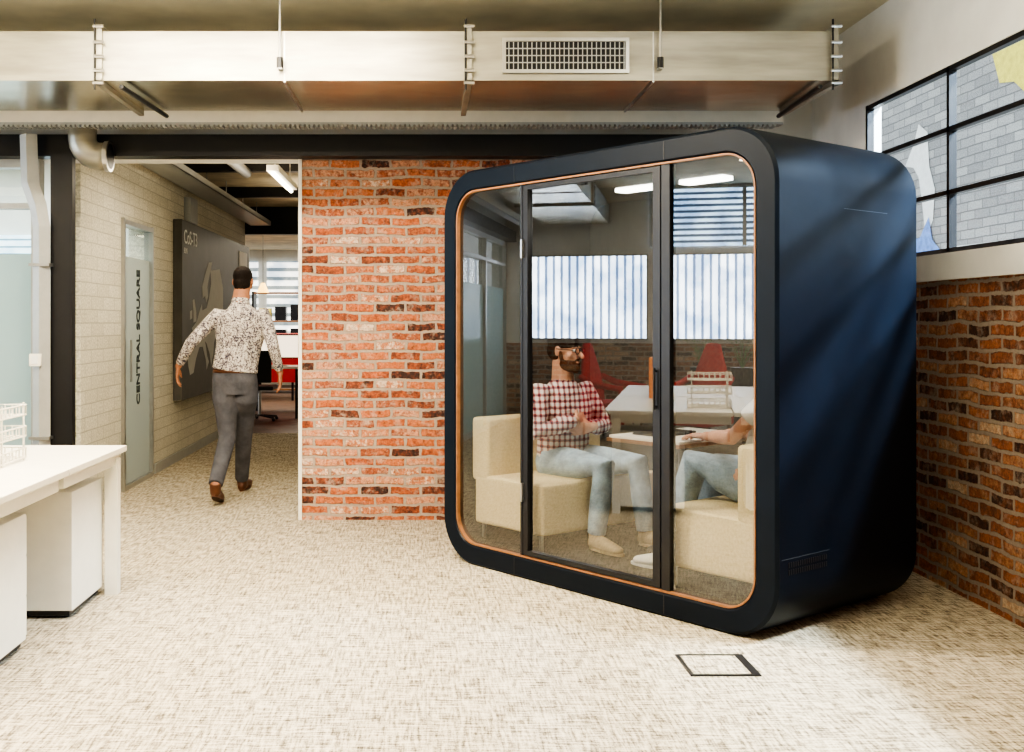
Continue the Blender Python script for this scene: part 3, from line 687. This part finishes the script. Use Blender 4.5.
# ---- seated bearded person
def person_pod(u,v,label):
    b=podw(u,v,FZ); e=empty('person',b,label,'person',PA); return e,V(u,v,FZ)
sm,SB=person_pod(.60,.58,'seated bearded person in a red checked shirt with folded arms')
def q(u,v,z): return V(u,v,z)-SB
hc=q(.455,.56,1.23); nk=q(.43,.57,1.05)
pel=q(.42,.58,.60)
shA=q(.43,.37,.98); shB=q(.43,.77,.98)
elA=q(.50,.30,.765); wrA=q(.60,.50,.83); elB=q(.50,.84,.765); wrB=q(.62,.62,.785)
hA=q(.45,.48,.58); hB=q(.45,.68,.58); kA=q(.86,.46,.585); kB=q(.88,.72,.585); aA=q(.82,.44,.21); aB=q(.92,.74,.21)
SV=(0,1,0)
g=G(); f,u,s=head_prims(g,hc,V(1,.28,-.05),V(0,0,1),nk)
g.tube([pel-V(0,0,.04),pel+V(0,0,.1),pel+V(.01,0,.24),q(.43,.57,.98),nk],[(.15,.10),(.14,.095),(.15,.10),(.15,.085),(.055,.055)],side=SV,k=20)
for sh_,el,wr in ((shA,elA,wrA),(shB,elB,wrB)):
    g.tube([q(.43,.57,.96),sh_,(sh_+el)/2,el,(el*.6+wr*.4),wr],[.06,.050,.043,.036,.036,.026],k=12,flat=False)
for hi,kn,an in ((hA,kA,aA),(hB,kB,aB)):
    g.tube([hi,(hi+kn)/2,kn,kn*.65+an*.35,an],[.085,.072,.05,.052,.036],k=14,flat=False)
hand(g,wrA,V(-.22,1,.08),V(-1,0,-.2),V(0,0,1),.45,.95); hand(g,wrB,V(-.35,-1,-.12),V(-1,0,.1),V(0,0,1),.45,.95)
remesh('body',g,m_skin,sm,.005,4)
eyes(hc,f,u,s,sm)
g=G(); g.ell(hc+u*.055-f*.012,s*.083,f*.101,u*.084); g.ell(hc-f*.045+u*.0,s*.078,f*.064,u*.068); g.ell(hc+u*.115+f*.035,s*.062,f*.060,u*.034); remesh('hair',g,m_hair,sm,.006,3)
g=G(); g.ell(hc+f*.030-u*.076,s*.064,f*.068,u*.050); g.ell(hc+f*.078-u*.095,s*.036,f*.028,u*.036); g.ell(hc+f*.094-u*.048,s*.026,f*.010,u*.007)
for k in (-1,1): g.tube([hc+s*k*.070+f*.01-u*.01,hc+s*k*.062+f*.02-u*.07],.012,k=8,flat=False)
remesh('beard',g,m_beard,sm,.005,3)
g=G()
for k in (-1,1):
    c0=hc+s*k*.032+f*.103+u*.004; P=[c0+s*.024*math.cos(t)+u*.019*math.sin(t) for t in [i*math.pi/8 for i in range(17)]]
    g.tube(P,.0028,k=6); g.tube([c0+s*k*.024,hc+s*k*.080+f*.08+u*.01,hc+s*k*.084-f*.01+u*.012],.0026,k=6)
g.tube([hc+s*.008+f*.106+u*.006,hc-s*.008+f*.106+u*.006],.0028,k=6); g.make('eyeglasses',m_black,sm)
g=G(); g.tube([pel+V(0,0,-.02),pel+V(0,0,.07),pel+V(.015,0,.2),q(.44,.57,.88),q(.43,.57,.96),q(.43,.57,1.02),q(.43,.57,1.055)],[(.168,.138),(.168,.133),(.168,.130),(.198,.130),(.18,.115),(.11,.085),(.07,.068)],side=SV,k=24,ex=2.15)
for sh_,el,wr in ((shA,elA,wrA),(shB,elB,wrB)):
    e2=el*.12+wr*.88; g.tube([q(.43,.57,.94),sh_,(sh_+el)/2,el,(el+wr)/2,e2],[.07,.068,.062,.057,.050,.040],k=16,flat=False)
remesh('shirt',g,m_check,sm,.007,5)
G().tube([q(.43,.57,1.02),q(.435,.57,1.085)],[(.076,.070),(.064,.062)],side=SV,k=20).make('collar',m_check,sm,smooth=True)
g=G(); g.tube([pel-V(.02,0,.04),pel+V(0,0,.05)],[(.17,.13),(.165,.125)],side=SV,k=20,flat=False)
for hi,kn,an in ((hA,kA,aA),(hB,kB,aB)):
    g.tube([hi-V(.04,0,0),hi+V(.08,0,0),(hi+kn)/2,kn,kn*.5+an*.5,an],[.09,.092,.084,.070,.060,.052],k=18)
remesh('jeans',g,m_jean,sm,.007,5)
for an,y2 in ((aA,-.02),(aB,.03)):
    hl=V(an.x-.05,an.y,.002); shoe(sm,'boot',hl,hl+V(.27,y2,0),m_boot,m_boot,ank=an+V(0,0,.02))
# ---- second seated person
s2,SB=person_pod(1.70,.55,'seated person in grey blue jeans with an arm on the table')
hc=q(1.97,.60,1.24); nk=q(1.95,.60,1.06); pel=q(1.84,.58,.62)
shA=q(1.93,.40,1.0); shB=q(1.93,.80,1.0); elA=q(1.76,.38,.83); wrA=q(1.52,.50,.815); elB=q(1.76,.80,.82); wrB=q(1.50,.72,.815)
hA=q(1.80,.48,.60); hB=q(1.80,.68,.60); kA=q(1.53,.40,.69); kB=q(1.47,.70,.64); aA=q(1.38,.36,.23); aB=q(1.31,.70,.21)
g=G(); f,u,s=head_prims(g,hc,V(-1,-.1,-.1),V(0,0,1),nk)
g.tube([pel-V(0,0,.04),pel+V(.01,0,.1),pel+V(.05,0,.24),q(1.93,.60,.99),nk],[(.15,.10),(.14,.095),(.15,.10),(.15,.085),(.05,.05)],side=SV,k=20)
for sh_,el,wr in ((shA,elA,wrA),(shB,elB,wrB)):
    g.tube([q(1.93,.6,.97),sh_,(sh_+el)/2,el,(el*.6+wr*.4),wr],[.06,.045,.038,.034,.033,.024],k=12,flat=False)
for hi,kn,an in ((hA,kA,aA),(hB,kB,aB)):
    g.tube([hi,(hi+kn)/2,kn,kn*.65+an*.35,an],[.085,.072,.05,.052,.036],k=14,flat=False)
hand(g,wrA,V(-1,.15,-.05),V(0,0,-1),V(0,1,0),.25); hand(g,wrB,V(-1,-.15,-.05),V(0,0,-1),V(0,-1,0),.25)
remesh('body',g,m_skin,s2,.005,4)
eyes(hc,f,u,s,s2)
g=G(); g.ell(hc+u*.045-f*.022,s*.080,f*.094,u*.080); g.ell(hc-f*.045,s*.074,f*.058,u*.07); remesh('hair',g,m_beard,s2,.006,3)
g=G(); g.tube([pel+V(0,0,-.02),pel+V(.01,0,.1),pel+V(.05,0,.22),q(1.92,.59,.92),q(1.94,.60,.98),q(1.95,.60,1.05)],[(.165,.13),(.16,.12),(.165,.12),(.185,.12),(.17,.10),(.07,.068)],side=SV,k=24,ex=2.2)
for sh_,el,wr in ((shA,elA,wrA),(shB,elB,wrB)):
    g.tube([q(1.93,.6,.95),sh_,(sh_*.6+el*.4)],[.07,.064,.060],k=16)
remesh('shirt',g,M('pale shirt cloth',(.46,.45,.42),.85),s2,.007,5)
g=G(); g.tube([pel-V(-.02,0,.04),pel+V(0,0,.05)],[(.17,.13),(.165,.125)],side=SV,k=20,flat=False)
for hi,kn,an in ((hA,kA,aA),(hB,kB,aB)):
    g.tube([hi+V(.04,0,0),hi-V(.05,0,0),(hi+kn)/2,kn,kn*.5+an*.5,an],[.09,.095,.092,.080,.066,.056],k=18)
remesh('jeans',g,m_jean2,s2,.007,5)
for an,y2 in ((aA,-.02),(aB,.03)):
    hl=V(an.x+.05,an.y,.002); shoe(s2,'shoe',hl,hl+V(-.27,y2,0),m_sneak,m_sneak,ank=an+V(0,0,.02))
# ================= LIGHTS =================
def area(name,loc,size,sy,e,col,rot=(0,0,0)):
    l=bpy.data.lights.new(name,'AREA'); l.shape='RECTANGLE'; l.size=size; l.size_y=sy; l.energy=e; l.color=col
    o=bpy.data.objects.new(name,l); o.location=loc; o.rotation_euler=rot; C.objects.link(o); return o
warm=(1,.875,.68)
area('ceiling_lamp',(-1.1,4.9,3.25),2.0,.3,240,warm); area('ceiling_lamp',(-1.8,2.9,3.25),2.4,.4,170,warm); area('ceiling_lamp',(-5,4.0,3.25),3,1,140,warm); area('ceiling_lamp',(-5,0,3.25),3,1,40,warm)
area('ceiling_fill',(-1.8,4.8,2.75),4,.2,75,(1,.93,.76),(math.pi,0,0)); area('ceiling_fill',(1.7,3.2,2.85),.5,2.5,75,(.97,.98,1),(math.pi,0,0))  # unseen fill lights added to brighten the ceiling and upper right wall
area('corridor_lamp',(-1.6,8.5,2.58),.8,.9,18,warm); area('corridor_lamp',(-1.6,12.0,2.55),.8,2,3,warm)
area('corridor_fill',(-1.4,9.5,2.60),.3,2,12,warm,(math.pi,0,0)); area('corridor_fill',(-1.4,13,2.60),.3,2,7,warm,(math.pi,0,0))  # upward fill lights added to lighten the corridor ceiling, no fixture there
area('office_lamp',(-2,19,2.9),4,3,200,(1,.90,.72)); area('meeting_lamp',(-5,9.2,2.9),4,1.5,150,(.92,.98,1))
area('pod_lamp',podw(1.14,.6,2.08),1.0,.2,17,(1,.93,.82),(0,0,PA))
def aim(o,t): o.rotation_euler=(Vector(t)-o.location).to_track_quat('-Z','Y').to_euler()
a=area('skylight_lamp',(4.6,3.9,5.2),1.8,.30,1600,(.88,.94,1)); aim(a,(1.8,4.4,.3))
a=area('skylight_lamp',(5.3,3.3,4.0),1.0,.12,800,(.66,.79,1)); aim(a,(2.1,4.9,1.6))
w=bpy.data.worlds.new('sky'); bpy.context.scene.world=w; w.use_nodes=True
bg=w.node_tree.nodes['Background']; bg.inputs[0].default_value=(.86,.90,.95,1); bg.inputs[1].default_value=1.7
# ================= CAMERA =================
cam=bpy.data.cameras.new('camera'); co=bpy.data.objects.new('camera',cam); C.objects.link(co)
co.location=(0,0,CAMH); co.rotation_euler=(math.pi/2,0,0); cam.sensor_width=36; cam.lens=36*1080/1024
cam.shift_x=87/1024; cam.shift_y=-54/1024; cam.clip_start=.05
bpy.context.scene.camera=co
